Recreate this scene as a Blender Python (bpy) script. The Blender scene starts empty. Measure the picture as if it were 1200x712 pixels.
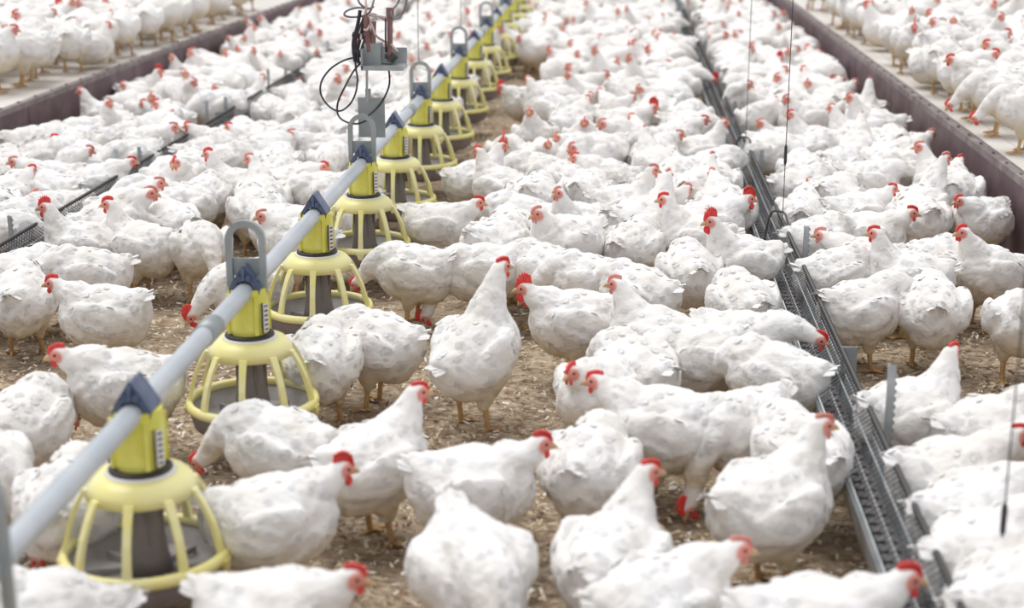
import bpy, math, random
import numpy as np
from mathutils import Vector, Matrix, Euler

C = bpy.context.scene.collection
S = bpy.context.scene
PI = math.pi

# ------------------------------------------------------------------ camera
F_PX, PITCH, CAM_H = 1800.0, math.atan(500 / 1800.0), 1.45
YAW = math.atan(131 * math.cos(PITCH) / F_PX)
cam_d = bpy.data.cameras.new('camera')
cam = bpy.data.objects.new('camera', cam_d); C.objects.link(cam)
cam.location = (0, 0, CAM_H)
cam.rotation_euler = (PI / 2 - PITCH, 0, YAW)
cam_d.sensor_width = 36; cam_d.lens = 54
cam_d.dof.use_dof = True
cam_d.dof.focus_distance = 4.9
cam_d.dof.aperture_fstop = 2.5
cam_d.clip_end = 200
S.camera = cam

# ------------------------------------------------------------------ light
world = bpy.data.worlds.new('barn_daylight'); S.world = world
world.use_nodes = True
wn = world.node_tree.nodes['Background']
wn.inputs[0].default_value = (0.97, 0.975, 1.0, 1); wn.inputs[1].default_value = 0.80
sun_d = bpy.data.lights.new('sun', 'SUN'); sun_d.energy = 2.3; sun_d.angle = math.radians(45)
sun_d.color = (1.0, 0.985, 0.96)
sun = bpy.data.objects.new('sun', sun_d); C.objects.link(sun)
sun.rotation_euler = (math.radians(-14), math.radians(-16), 0)
S.view_settings.view_transform = 'Standard'
S.view_settings.look = 'None'
S.view_settings.exposure = -0.08
S.view_settings.gamma = 1.0
S.view_settings.use_curve_mapping = False


def pix_ray(px, py):
    a = (px - 600) / F_PX; b = -(py - 356) / F_PX
    f = math.cos(PITCH) + b * math.sin(PITCH); u = -math.sin(PITCH) + b * math.cos(PITCH)
    return Vector((a * math.cos(YAW) - f * math.sin(YAW), a * math.sin(YAW) + f * math.cos(YAW), u))


def at(px, py, z):
    d = pix_ray(px, py)
    return Vector((0, 0, CAM_H)) + d * ((z - CAM_H) / d.z)


def at_y(px, py, y):
    d = pix_ray(px, py)
    return Vector((0, 0, CAM_H)) + d * (y / d.y)


# ------------------------------------------------------------------ materials
def mat(name, color, rough=0.6, metal=0.0, noise=None, bump=None, sss=0.0, spec=0.5, coat=0, trans=0):
    """noise=(scale, colour2, low, high) mixes a second colour; bump=(scale, strength, distance)"""
    m = bpy.data.materials.new(name); m.use_nodes = True
    nt = m.node_tree; b = nt.nodes['Principled BSDF']
    b.inputs['Base Color'].default_value = (*color, 1)
    b.inputs['Roughness'].default_value = rough
    b.inputs['Metallic'].default_value = metal
    b.inputs['Specular IOR Level'].default_value = spec
    if sss:
        b.inputs['Subsurface Weight'].default_value = sss
        b.inputs['Subsurface Radius'].default_value = (1, .7, .5)
        b.inputs['Subsurface Scale'].default_value = 0.01
    if trans: b.inputs['Transmission Weight'].default_value = trans
    if noise or bump:
        tc = nt.nodes.new('ShaderNodeTexCoord')
    if noise:
        n = nt.nodes.new('ShaderNodeTexNoise'); n.inputs['Scale'].default_value = noise[0]; n.inputs['Detail'].default_value = 5
        nt.links.new(tc.outputs['Object'], n.inputs['Vector'])
        r = nt.nodes.new('ShaderNodeValToRGB')
        r.color_ramp.elements[0].position = noise[2]; r.color_ramp.elements[0].color = (*color, 1)
        r.color_ramp.elements[1].position = noise[3]; r.color_ramp.elements[1].color = (*noise[1], 1)
        nt.links.new(n.outputs['Fac'], r.inputs['Fac']); nt.links.new(r.outputs['Color'], b.inputs['Base Color'])
    if bump:
        n2 = nt.nodes.new('ShaderNodeTexNoise'); n2.inputs['Scale'].default_value = bump[0]; n2.inputs['Detail'].default_value = 6
        nt.links.new(tc.outputs['Object'], n2.inputs['Vector'])
        bp = nt.nodes.new('ShaderNodeBump'); bp.inputs['Strength'].default_value = bump[1]; bp.inputs['Distance'].default_value = bump[2]
        nt.links.new(n2.outputs['Fac'], bp.inputs['Height']); nt.links.new(bp.outputs['Normal'], b.inputs['Normal'])
    return m


M = {}
M['yellow'] = mat('pale_yellow_plastic', (0.86, 0.78, 0.28), 0.34, noise=(9, (0.88, 0.84, 0.50), .35, .7))
M['lime'] = mat('lime_yellow_plastic', (0.68, 0.64, 0.06), 0.28, noise=(14, (0.80, 0.77, 0.20), .4, .7))
M['cone'] = mat('grey_brown_plastic', (0.17, 0.145, 0.14), 0.5, noise=(11, (0.27, 0.24, 0.23), .35, .7))
M['pan'] = mat('pale_grey_plastic', (0.42, 0.40, 0.41), 0.45, noise=(12, (0.26, 0.23, 0.22), .45, .75))
M['pan_out'] = mat('dull_violet_grey_plastic', (0.20, 0.17, 0.18), 0.5, noise=(12, (0.28, 0.24, 0.24), .4, .7))
M['ring'] = mat('dark_rubber', (0.03, 0.025, 0.025), 0.5)
M['white_plastic'] = mat('white_plastic', (0.78, 0.76, 0.74), 0.4)
M['saddle'] = mat('blue_grey_steel', (0.075, 0.10, 0.185), 0.38, 0.2, noise=(20, (0.17, 0.21, 0.30), .4, .7))
M['arch'] = mat('grey_zinc_plate', (0.30, 0.335, 0.345), 0.45, 0.35, noise=(15, (0.40, 0.43, 0.44), .35, .7))
M['pipe'] = mat('galvanised_tube', (0.50, 0.545, 0.59), 0.36, 0.35, noise=(7, (0.62, 0.65, 0.69), .35, .7), bump=(60, .1, .002))
M['zinc'] = mat('galvanised_steel', (0.34, 0.37, 0.39), 0.42, 0.4, noise=(16, (0.50, 0.52, 0.53), .35, .7))
M['zinc_in'] = mat('worn_trough_steel', (0.16, 0.155, 0.16), 0.5, 0.4, noise=(30, (0.26, 0.25, 0.25), .35, .7))
M['wire'] = mat('dark_steel_wire', (0.075, 0.07, 0.07), 0.45, 0.4)
M['cable'] = mat('black_cable', (0.035, 0.03, 0.04), 0.5)
M['grey_cable'] = mat('grey_cable', (0.25, 0.22, 0.25), 0.5)
M['cord'] = mat('pale_pink_cord', (0.62, 0.48, 0.47), 0.8)
M['rust'] = mat('red_brown_rod', (0.22, 0.11, 0.105), 0.55, noise=(20, (0.30, 0.17, 0.16), .4, .7))
M['comb'] = mat('red_comb', (0.72, 0.035, 0.03), 0.42, sss=.15, noise=(60, (0.78, 0.10, 0.08), .4, .7), bump=(180, .4, .002))
M['pink'] = mat('pink_comb', (0.70, 0.24, 0.20), 0.45, sss=.15, noise=(60, (0.74, 0.36, 0.31), .4, .7), bump=(180, .4, .002))
M['beak'] = mat('horn_beak', (0.60, 0.40, 0.22), 0.4)
M['eye'] = mat('amber_eye', (0.10, 0.035, 0.015), 0.12)
M['leg'] = mat('yellow_scaly_leg', (0.60, 0.38, 0.16), 0.55, noise=(40, (0.42, 0.24, 0.12), .4, .7), bump=(140, .6, .002))


def feather_mat():
    m = bpy.data.materials.new('white_feathers'); m.use_nodes = True
    nt = m.node_tree; N = nt.nodes; L = nt.links; b = N['Principled BSDF']
    b.inputs['Roughness'].default_value = 0.85; b.inputs['Specular IOR Level'].default_value = 0.15
    b.inputs['Sheen Weight'].default_value = 0.0; b.inputs['Sheen Roughness'].default_value = 0.6
    b.inputs['Subsurface Weight'].default_value = 0.25; b.inputs['Subsurface Radius'].default_value = (1, .85, .7)
    b.inputs['Subsurface Scale'].default_value = 0.012
    tc = N.new('ShaderNodeTexCoord')
    n = N.new('ShaderNodeTexNoise'); n.inputs['Scale'].default_value = 7; n.inputs['Detail'].default_value = 6; n.inputs['Roughness'].default_value = .62
    oi = N.new('ShaderNodeObjectInfo')
    add = N.new('ShaderNodeVectorMath'); add.operation = 'ADD'
    L.new(tc.outputs['Object'], add.inputs[0]); L.new(oi.outputs['Location'], add.inputs[1])
    L.new(add.outputs[0], n.inputs['Vector'])
    r = N.new('ShaderNodeValToRGB')
    e = r.color_ramp.elements
    e[0].position = .38; e[0].color = (0.885, 0.872, 0.868, 1)
    e[1].position = .74; e[1].color = (0.77, 0.735, 0.685, 1)
    L.new(n.outputs['Fac'], r.inputs['Fac'])
    # belly stain, painted underside shade and pink face skin are marked on the mesh
    dirt_shade = N.new('ShaderNodeAttribute'); dirt_shade.attribute_name = 'dirt_shade'
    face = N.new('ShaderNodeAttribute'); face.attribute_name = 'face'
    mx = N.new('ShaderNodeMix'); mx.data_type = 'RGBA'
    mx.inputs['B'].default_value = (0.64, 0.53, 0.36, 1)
    L.new(dirt_shade.outputs['Fac'], mx.inputs['Factor']); L.new(r.outputs['Color'], mx.inputs['A'])
    mx2 = N.new('ShaderNodeMix'); mx2.data_type = 'RGBA'
    mx2.inputs['B'].default_value = (0.74, 0.30, 0.25, 1)
    L.new(face.outputs['Fac'], mx2.inputs['Factor']); L.new(mx.outputs['Result'], mx2.inputs['A'])
    L.new(mx2.outputs['Result'], b.inputs['Base Color'])
    n2 = N.new('ShaderNodeTexNoise'); n2.inputs['Scale'].default_value = 38; n2.inputs['Detail'].default_value = 5
    n2.inputs['Distortion'].default_value = .6
    mp = N.new('ShaderNodeMapping'); mp.inputs['Scale'].default_value = (.5, 1, 1)
    L.new(add.outputs[0], mp.inputs['Vector']); L.new(mp.outputs[0], n2.inputs['Vector'])
    bp = N.new('ShaderNodeBump'); bp.inputs['Strength'].default_value = .6; bp.inputs['Distance'].default_value = .007
    L.new(n2.outputs['Fac'], bp.inputs['Height']); L.new(bp.outputs['Normal'], b.inputs['Normal'])
    return m


M['feather'] = feather_mat()


def litter_mat():
    m = bpy.data.materials.new('wood_shaving_litter'); m.use_nodes = True
    nt = m.node_tree; N = nt.nodes; L = nt.links; b = N['Principled BSDF']
    b.inputs['Roughness'].default_value = 0.9; b.inputs['Specular IOR Level'].default_value = 0.2
    g = N.new('ShaderNodeNewGeometry')
    mp = N.new('ShaderNodeMapping'); mp.inputs['Scale'].default_value = (1, 2.2, 1); mp.inputs['Rotation'].default_value = (0, 0, .5)
    L.new(g.outputs['Position'], mp.inputs['Vector'])
    big = N.new('ShaderNodeTexNoise'); big.inputs['Scale'].default_value = 3.5; big.inputs['Detail'].default_value = 3
    L.new(g.outputs['Position'], big.inputs['Vector'])
    v = N.new('ShaderNodeTexVoronoi'); v.inputs['Scale'].default_value = 42
    L.new(mp.outputs[0], v.inputs['Vector'])
    n = N.new('ShaderNodeTexNoise'); n.inputs['Scale'].default_value = 26; n.inputs['Detail'].default_value = 8; n.inputs['Roughness'].default_value = .7
    L.new(g.outputs['Position'], n.inputs['Vector'])
    r = N.new('ShaderNodeValToRGB'); e = r.color_ramp.elements
    e[0].position = .34; e[0].color = (0.17, 0.115, 0.075, 1)
    e[1].position = .64; e[1].color = (0.72, 0.62, 0.46, 1)
    x = e.new(.50); x.color = (0.45, 0.345, 0.235, 1)
    L.new(n.outputs['Fac'], r.inputs['Fac'])
    sep = N.new('ShaderNodeSeparateColor'); L.new(v.outputs['Color'], sep.inputs[0])
    r2 = N.new('ShaderNodeValToRGB'); e = r2.color_ramp.elements
    e[0].position = .1; e[0].color = (0.32, 0.235, 0.16, 1); e[1].position = .9; e[1].color = (0.72, 0.63, 0.50, 1)
    L.new(sep.outputs[0], r2.inputs['Fac'])
    mx = N.new('ShaderNodeMix'); mx.data_type = 'RGBA'; mx.inputs['Factor'].default_value = .45
    L.new(r.outputs['Color'], mx.inputs['A']); L.new(r2.outputs['Color'], mx.inputs['B'])
    r3 = N.new('ShaderNodeValToRGB'); e = r3.color_ramp.elements
    e[0].position = .35; e[0].color = (.84, .81, .80, 1); e[1].position = .65; e[1].color = (1.25, 1.22, 1.2, 1)
    L.new(big.outputs['Fac'], r3.inputs['Fac'])
    mu = N.new('ShaderNodeMix'); mu.data_type = 'RGBA'; mu.blend_type = 'MULTIPLY'; mu.inputs['Factor'].default_value = 1
    L.new(mx.outputs['Result'], mu.inputs['A']); L.new(r3.outputs['Color'], mu.inputs['B'])
    L.new(mu.outputs['Result'], b.inputs['Base Color'])
    bp = N.new('ShaderNodeBump'); bp.inputs['Strength'].default_value = 1; bp.inputs['Distance'].default_value = .02
    L.new(n.outputs['Fac'], bp.inputs['Height'])
    bp2 = N.new('ShaderNodeBump'); bp2.inputs['Strength'].default_value = .7; bp2.inputs['Distance'].default_value = .01
    L.new(v.outputs['Distance'], bp2.inputs['Height']); L.new(bp.outputs['Normal'], bp2.inputs['Normal'])
    L.new(bp2.outputs['Normal'], b.inputs['Normal'])
    return m


M['litter'] = litter_mat()
M['slat'] = mat('pale_slat_plastic', (0.62, 0.575, 0.53), 0.55, noise=(4, (0.72, 0.70, 0.67), .35, .7), bump=(50, .2, .004))
M['kick'] = mat('purple_brown_board', (0.125, 0.075, 0.09), 0.6, noise=(5, (0.24, 0.185, 0.19), .45, .8), bump=(30, .3, .004))
M['kick_cap'] = mat('worn_grey_edging', (0.17, 0.13, 0.135), 0.6, noise=(9, (0.32, 0.28, 0.27), .35, .7))
M['flake_a'] = mat('tan_shaving', (0.56, 0.45, 0.31), 0.85)
M['flake_b'] = mat('brown_shaving', (0.24, 0.16, 0.105), 0.85)
M['flake_c'] = mat('pale_shaving', (0.76, 0.69, 0.58), 0.85)
M['down'] = mat('loose_white_down', (0.82, 0.80, 0.77), 0.9)


# ------------------------------------------------------------------ mesh builder
class MB:
    def __init__(s): s.v = []; s.f = []; s.m = []
    def add(s, vs, fs, mi=0):
        o = len(s.v); s.v += [tuple(x) for x in vs]; s.f += [tuple(i + o for i in f) for f in fs]; s.m += [mi] * len(fs); return s
    def box(s, c, d, mi=0, rz=0):
        cx, cy, cz = c; hx, hy, hz = d[0] / 2, d[1] / 2, d[2] / 2; ca, sa = math.cos(rz), math.sin(rz)
        vs = [(cx + x * ca - y * sa, cy + x * sa + y * ca, cz + z) for x in (-hx, hx) for y in (-hy, hy) for z in (-hz, hz)]
        return s.add(vs, [(0, 1, 3, 2), (4, 6, 7, 5), (0, 4, 5, 1), (2, 3, 7, 6), (0, 2, 6, 4), (1, 5, 7, 3)], mi)
    def tube(s, pts, r, n=8, mi=0, closed=False):
        pts = [Vector(p) for p in pts]; k = len(pts)
        rs = r if isinstance(r, (list, tuple)) else [r] * k
        o = []; up = Vector((0.13, 0.21, 1)).normalized()
        for i, p in enumerate(pts):
            a = pts[(i - 1) % k] if closed or i > 0 else p
            b = pts[(i + 1) % k] if closed or i < k - 1 else p
            t = (b - a).normalized()
            u = t.cross(up)
            if u.length < .05: u = t.cross(Vector((1, 0, 0)))
            u.normalize(); w = u.cross(t); up = w
            o += [p + (u * math.cos(q * 2 * PI / n) + w * math.sin(q * 2 * PI / n)) * rs[i] for q in range(n)]
        fs = []
        for i in range(k if closed else k - 1):
            j = (i + 1) % k
            fs += [(i * n + q, i * n + (q + 1) % n, j * n + (q + 1) % n, j * n + q) for q in range(n)]
        if not closed: fs += [tuple(range(n))[::-1], tuple(range((k - 1) * n, k * n))]
        return s.add(o, fs, mi)
    def lathe(s, prof, n=40, mi=0, c=(0, 0, 0)):
        """prof: closed loop of (r, z)"""
        k = len(prof); vs = []
        for q in range(n):
            a = q * 2 * PI / n
            vs += [(c[0] + r * math.cos(a), c[1] + r * math.sin(a), c[2] + z) for r, z in prof]
        fs = []
        for q in range(n):
            p = (q + 1) % n
            for i in range(k):
                j = (i + 1) % k
                fs.append((q * k + i, p * k + i, p * k + j, q * k + j))
        return s.add(vs, fs, mi)
    def prism(s, poly, axis, a, b, mi=0):
        """poly of 2D points extruded along axis from a to b; axis y: (x,z), axis x: (y,z), axis z: (x,y)"""
        n = len(poly)
        def P(u, w, t): return {'y': (u, t, w), 'x': (t, u, w), 'z': (u, w, t)}[axis]
        vs = [P(u, w, a) for u, w in poly] + [P(u, w, b) for u, w in poly]
        fs = [tuple(range(n)), tuple(range(2 * n - 1, n - 1, -1))] + [(i, n + i, n + (i + 1) % n, (i + 1) % n) for i in range(n)]
        return s.add(vs, fs, mi)
    def build(s, name, mats, parent=None, smooth=False):
        me = bpy.data.meshes.new(name); me.from_pydata(s.v, [], s.f)
        for m in (mats if isinstance(mats, (list, tuple)) else [mats]): me.materials.append(M[m])
        me.polygons.foreach_set('material_index', s.m)
        if smooth: me.polygons.foreach_set('use_smooth', [True] * len(s.f))
        me.update()
        import bmesh
        bm = bmesh.new(); bm.from_mesh(me); bmesh.ops.recalc_face_normals(bm, faces=bm.faces); bm.to_mesh(me); bm.free()
        o = bpy.data.objects.new(name, me); C.objects.link(o)
        if parent: o.parent = parent
        return o


def tag(o, label=None, cat=None, group=None, kind=None):
    if label: o['label'] = label
    if cat: o['category'] = cat
    if group: o['group'] = group
    if kind: o['kind'] = kind
    return o


def empty(name, loc=(0, 0, 0), rz=0):
    o = bpy.data.objects.new(name, None); C.objects.link(o); o.location = loc; o.rotation_euler = (0, 0, rz)
    o.empty_display_size = .05
    return o


def copy_tree(o, parent=None):
    c = o.copy(); C.objects.link(c); c.parent = parent
    for ch in [x for x in KIDS.get(o.name, [])]: 
        copy_tree(ch, c)
    return c


KIDS = {}
def part(mb, name, mats, parent, smooth=False):
    o = mb.build(name, mats, parent, smooth)
    KIDS.setdefault(parent.name, []).append(o)
    return o


def smooth_path(pts, k=8):
    pts = [Vector(p) for p in pts]; out = []
    for i in range(len(pts) - 1):
        p0 = pts[max(i - 1, 0)]; p1 = pts[i]; p2 = pts[i + 1]; p3 = pts[min(i + 2, len(pts) - 1)]
        for j in range(k):
            t = j / k
            out.append(.5 * ((2 * p1) + (p2 - p0) * t + (2 * p0 - 5 * p1 + 4 * p2 - p3) * t * t + (3 * p1 - p0 - 3 * p2 + p3) * t ** 3))
    return out + [pts[-1]]
# ------------------------------------------------------------------ setting
def grid_floor(name, x0, x1, y0, y1, nx, ny, amp, material):
    rng = np.random.default_rng(3)
    xs = np.linspace(x0, x1, nx); ys = np.linspace(y0, y1, ny)
    X, Y = np.meshgrid(xs, ys)
    Z = amp * (np.sin(X * 5.1 + 1.3 * np.sin(Y * 3.3)) * np.cos(Y * 4.3 + X * 1.7) + .6 * np.sin(X * 13 + Y * 9.1) * np.sin(Y * 15 - X * 4))
    v = np.stack([X, Y, Z], -1).reshape(-1, 3)
    i = np.arange((ny - 1) * nx).reshape(ny - 1, nx)[:, :-1].ravel()
    f = np.stack([i, i + 1, i + nx + 1, i + nx], -1)
    me = bpy.data.meshes.new(name); me.from_pydata(v.tolist(), [], f.tolist()); me.materials.append(M[material])
    me.polygons.foreach_set('use_smooth', [True] * len(me.polygons))
    o = bpy.data.objects.new(name, me); C.objects.link(o); o['kind'] = 'structure'
    return o


grid_floor('floor', -3.2, 1.75, -2, 34, 180, 900, .006, 'litter')
LX, RX, LZ = -3.0, 1.52, .345      # faces of the raised slatted areas and their height


def ledge(x_face, x_far, side):
    sg = 1 if x_far > x_face else -1
    mb = MB()
    w = .105; x = x_face + sg * .06; gap = .004
    while abs(x - x_far) > w:
        mb.box((x + sg * w / 2, 16, LZ - .012), (w - gap, 36, .024)); x += sg * w
    # cross battens under the slats
    y = -1.5
    while y < 33.5:
        mb.box(((x_face + x_far) / 2, y, LZ - .04), (abs(x_far - x_face) - .1, .05, .03)); y += .6
    o = mb.build('trim_' + side + '_slats', 'slat'); o['kind'] = 'structure'
    mb = MB()
    y = -2.0; rr = random.Random(5 if sg > 0 else 8)
    while y < 34:      # boards butt together end to end along the face
        mb.box((x_face + sg * (.012 + rr.uniform(-.002, .002)), y + 1.2, (LZ - .02) / 2 - .01), (.024, 2.396, LZ - .02 + .02)); y += 2.4
    o = mb.build('trim_' + side + '_kickboard', 'kick'); o['kind'] = 'structure'
    mb = MB(); mb.box((x_face + sg * .018, 16, LZ - .006), (.034, 36, .03))
    y = -1.9
    while y < 33.9:
        mb.box((x_face + sg * .018, y, LZ + .012), (.012, .012, .012)); y += .23
    o = mb.build('trim_' + side + '_edging', 'kick_cap'); o['kind'] = 'structure'
    mb = MB(); mb.box(((x_face + x_far) / 2 + sg * .03, 16, -.02), (abs(x_far - x_face), 36, .04))
    o = mb.build('trim_' + side + '_underfloor', 'kick'); o['kind'] = 'structure'


ledge(RX, RX + 6.0, 'right')
ledge(LX, LX - 9.0, 'left')

# loose shavings and down lying on the litter
def flakes(name, n, area, material, smin, smax, seed, fn=None):
    r = np.random.default_rng(seed)
    x = r.uniform(area[0], area[1], n)
    u = r.uniform(0, 1, n); y = area[2] + (area[3] - area[2]) * u ** 1.5
    a = r.uniform(0, 2 * PI, n); L = r.uniform(smin, smax, n); W = L * r.uniform(.25, .6, n)
    tilt = r.uniform(-.5, .5, (n, 2)); z = .010 + r.uniform(0, .012, n)
    vs = []
    for du, dv, dz in ((-.5, -.5, 0), (.5, -.35, 0), (.6, .4, .15), (-.45, .5, .1)):
        lx = du * L; ly = dv * W
        vs.append(np.stack([x + lx * np.cos(a) - ly * np.sin(a), y + lx * np.sin(a) + ly * np.cos(a), z + lx * tilt[:, 0] + ly * tilt[:, 1] + dz * W], -1))
    v = np.stack(vs, 1).reshape(-1, 3)
    f = np.arange(4 * n).reshape(n, 4)
    me = bpy.data.meshes.new(name); me.from_pydata(v.tolist(), [], f.tolist()); me.materials.append(M[material])
    o = bpy.data.objects.new(name, me); C.objects.link(o); return o


fl = [flakes('litter_shavings', n, (-2.95, 1.48, 2.0, 12), mt, a, b, sd) for n, mt, a, b, sd in
      ((34000, 'flake_a', .007, .024, 1), (24000, 'flake_b', .006, .022, 2), (22000, 'flake_c', .005, .018, 3), (4000, 'down', .008, .024, 4))]
with bpy.context.temp_override(active_object=fl[0], selected_editable_objects=fl): bpy.ops.object.join()
tag(fl[0], 'tan, brown and pale wood shavings with shed down strewn over the litter floor', 'litter', kind='stuff')

# ------------------------------------------------------------------ the feeder line
PX, PZ = -.923, .456
pipe = MB()
pipe.tube([(PX, y, PZ) for y in np.linspace(-1, 30, 40)], .0225, 20)
p = empty('feeder_pipe', (0, 0, 0))
tag(p, 'long galvanised auger pipe carrying the row of yellow feeders', 'pipe')
part(pipe, 'tube', 'pipe', p, True)
for y in (3.25, 6.66, 10.2, 13.7, 17.2):
    c = MB(); c.tube([(PX, y, PZ), (PX, y + .09, PZ)], .0265, 20); part(c, 'coupling_sleeve', 'arch', p, True)


def make_feeder():
    root = empty('pan_feeder')
    # origin: pipe centre height is PZ above the litter; feeder built round x=y=0
    r = MB()      # saddle: a tent shaped clip over the pipe with a bolt hole boss
    out = [(-.036, PZ - .012), (-.036, PZ + .012), (-.006, PZ + .058), (.006, PZ + .058), (.036, PZ + .012), (.036, PZ - .012),
           (.027, PZ - .012), (.025, PZ + .008), (.016, PZ + .022), (0, PZ + .0275), (-.016, PZ + .022), (-.025, PZ + .008), (-.027, PZ - .012)]
    L = out[:6]; 
    # split in two halves so that the cap polygons stay well formed
    half1 = [(-.036, PZ - .014), (-.040, PZ + .008), (-.003, PZ + .066), (0, PZ + .066), (0, PZ + .0275), (-.016, PZ + .022), (-.025, PZ + .008), (-.027, PZ - .014)]
    half2 = [(-x, z) for x, z in half1][::-1]
    r.prism(half1, 'y', -.034, .034); r.prism(half2, 'y', -.034, .034)
    r.tube([(-.012, -.034, PZ + .036), (-.012, -.042, PZ + .036)], .007, 10)
    r.tube([(.012, -.034, PZ + .036), (.012, -.042, PZ + .036)], .007, 10)
    r.box((0, -.040, PZ + .045), (.008, .010, .03))
    part(r, 'pipe_saddle', 'saddle', root)
    c = MB()      # collar: square-ish hopper neck below the pipe
    c.lathe([(.046, PZ - .118), (.050, PZ - .10), (.052, PZ - .03), (.049, PZ + .004), (.040, PZ + .004), (.040, PZ - .118)], 28)
    for a in (.5, 2.1, 3.7, 5.3):
        c.box((.052 * math.cos(a), .052 * math.sin(a), PZ - .06), (.008, .010, .10), rz=a)
    col = part(c, 'drop_collar', 'lime', root, False)
    d = MB(); d.box((.049, -.028, PZ - .068), (.004, .020, .072), rz=-.55)
    sc = part(d, 'feed_scale', 'white_plastic', col)
    d = MB()
    for i in range(6): d.box((.0515, -.0295, PZ - .097 + i * .012), (.003, .010, .003), rz=-.55)
    d.box((.045, -.0415, PZ - .066), (.003, .0025, .08), rz=-.55)
    part(d, 'scale_mark', 'ring', col)
    d = MB(); d.lathe([(.060, PZ - .124), (.063, PZ - .119), (.060, PZ - .114), (.040, PZ - .114), (.040, PZ - .124)], 32)
    part(d, 'lock_ring', 'ring', root, True)
    d = MB(); d.lathe([(.066, PZ - .132), (.070, PZ - .126), (.064, PZ - .122), (.045, PZ - .122), (.045, PZ - .132)], 32)
    part(d, 'level_ring', 'white_plastic', root, True)
    # grille: shoulder, ten spokes and the rim
    g = MB()
    g.lathe([(.072, PZ - .126), (.090, PZ - .131), (.104, PZ - .146), (.110, PZ - .168), (.106, PZ - .168), (.098, PZ - .150), (.086, PZ - .138), (.050, PZ - .134), (.050, PZ - .128)], 48)
    gr = part(g, 'grille_shoulder', 'yellow', root, True)
    n = 9; off = math.radians(-86)
    for i in range(n):
        a = off + i * 2 * PI / n; ca, sa = math.cos(a), math.sin(a)
        pts = [(.108, PZ - .156), (.126, PZ - .188), (.142, PZ - .225), (.152, PZ - .262), (.158, PZ - .292)]
        sp = MB(); vs = []; fs = []
        for q, (rr, z) in enumerate(pts):
            hw = .0095 - .0018 * math.sin(q / 4 * PI); th = .005
            for du, dr in ((-hw, -th), (hw, -th), (hw, th), (-hw, th)):
                vs.append(((rr + dr) * ca - du * sa, (rr + dr) * sa + du * ca, z))
        for q in range(4):
            b0 = q * 4
            fs += [(b0 + w, b0 + (w + 1) % 4, b0 + 4 + (w + 1) % 4, b0 + 4 + w) for w in range(4)]
        fs += [(3, 2, 1, 0), (16, 17, 18, 19)]
        sp.add(vs, fs); part(sp, 'grille_spoke', 'yellow', gr)
    g = MB(); g.lathe([(.150, PZ - .290), (.156, PZ - .284), (.166, PZ - .286), (.170, PZ - .298), (.168, PZ - .306), (.154, PZ - .306), (.150, PZ - .300)], 56)
    rim = part(g, 'grille_rim', 'yellow', root, True)
    for i in (0, 2, 5, 7):
        a = off + i * 2 * PI / n
        t = MB(); t.prism([(-.016, -.30), (.016, -.30), (.006, -.322), (-.006, -.322)], 'y', -.006, .006)
        t.v = [(x * -math.sin(a) + (.166 + y) * math.cos(a), x * math.cos(a) + (.166 + y) * math.sin(a), z + PZ) for x, y, z in t.v]
        part(t, 'rim_clip', 'yellow', rim)
    k = MB(); k.lathe([(.027, PZ - .13), (.029, PZ - .16), (.034, PZ - .22), (.044, PZ - .30), (.052, PZ - .335), (.048, PZ - .335), (.030, PZ - .22), (.022, PZ - .13)], 28)
    for i in range(6):
        a = i * PI / 3; k.box((.036 * math.cos(a), .036 * math.sin(a), PZ - .24), (.008, .004, .16), rz=a)
    part(k, 'feed_cone', 'cone', root, True)
    k = MB(); k.lathe([(.0, PZ - .336), (.07, PZ - .344), (.115, PZ - .350), (.140, PZ - .340), (.152, PZ - .306), (.158, PZ - .306), (.148, PZ - .350), (.122, PZ - .366), (.06, PZ - .362), (.0, PZ - .362)], 48)
    pn = part(k, 'pan', 'pan', root, True)
    for i in range(8):
        a = i * PI / 4 + .2
        w = MB(); w.box((.088 * math.cos(a), .088 * math.sin(a), PZ - .338), (.075, .004, .014), rz=a); part(w, 'pan_fin', 'pan', pn)
    k = MB(); k.lathe([(.159, PZ - .308), (.1605, PZ - .312), (.150, PZ - .353), (.124, PZ - .369), (.09, PZ - .375), (.09, PZ - .368), (.122, PZ - .3665), (.148, PZ - .351)], 48)
    part(k, 'pan_skirt', 'pan_out', root, True)
    return root


def arch_mb():
    m = MB(); R, r, H0 = .050, .034, .130    # outer and inner radius of the arch, height of its centre
    n = 14; zc = PZ + H0 - .005
    vo = [(-R, PZ - .055)] + [(-R * math.cos(i * PI / n), zc + R * math.sin(i * PI / n)) for i in range(n + 1)] + [(R, PZ - .055)]
    vi = [(-r, PZ - .055)] + [(-r * math.cos(i * PI / n), zc + r * math.sin(i * PI / n)) for i in range(n + 1)] + [(r, PZ - .055)]
    k = len(vo)
    for y0, y1 in ((-.008, .008),):
        vs = [(x, y0, z) for x, z in vo] + [(x, y0, z) for x, z in vi] + [(x, y1, z) for x, z in vo] + [(x, y1, z) for x, z in vi]
        fs = []
        for i in range(k - 1):
            fs += [(i, i + 1, k + i + 1, k + i), (2 * k + i, 3 * k + i, 3 * k + i + 1, 2 * k + i + 1), (i, 2 * k + i, 2 * k + i + 1, i + 1), (k + i, k + i + 1, 3 * k + i + 1, 3 * k + i)]
        for i in (0, k - 1): fs.append((i, k + i, 3 * k + i, 2 * k + i))
        m.add(vs, fs)
    m.box((0, .004, PZ + .055), (.07, .005, .045))
    return m


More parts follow.
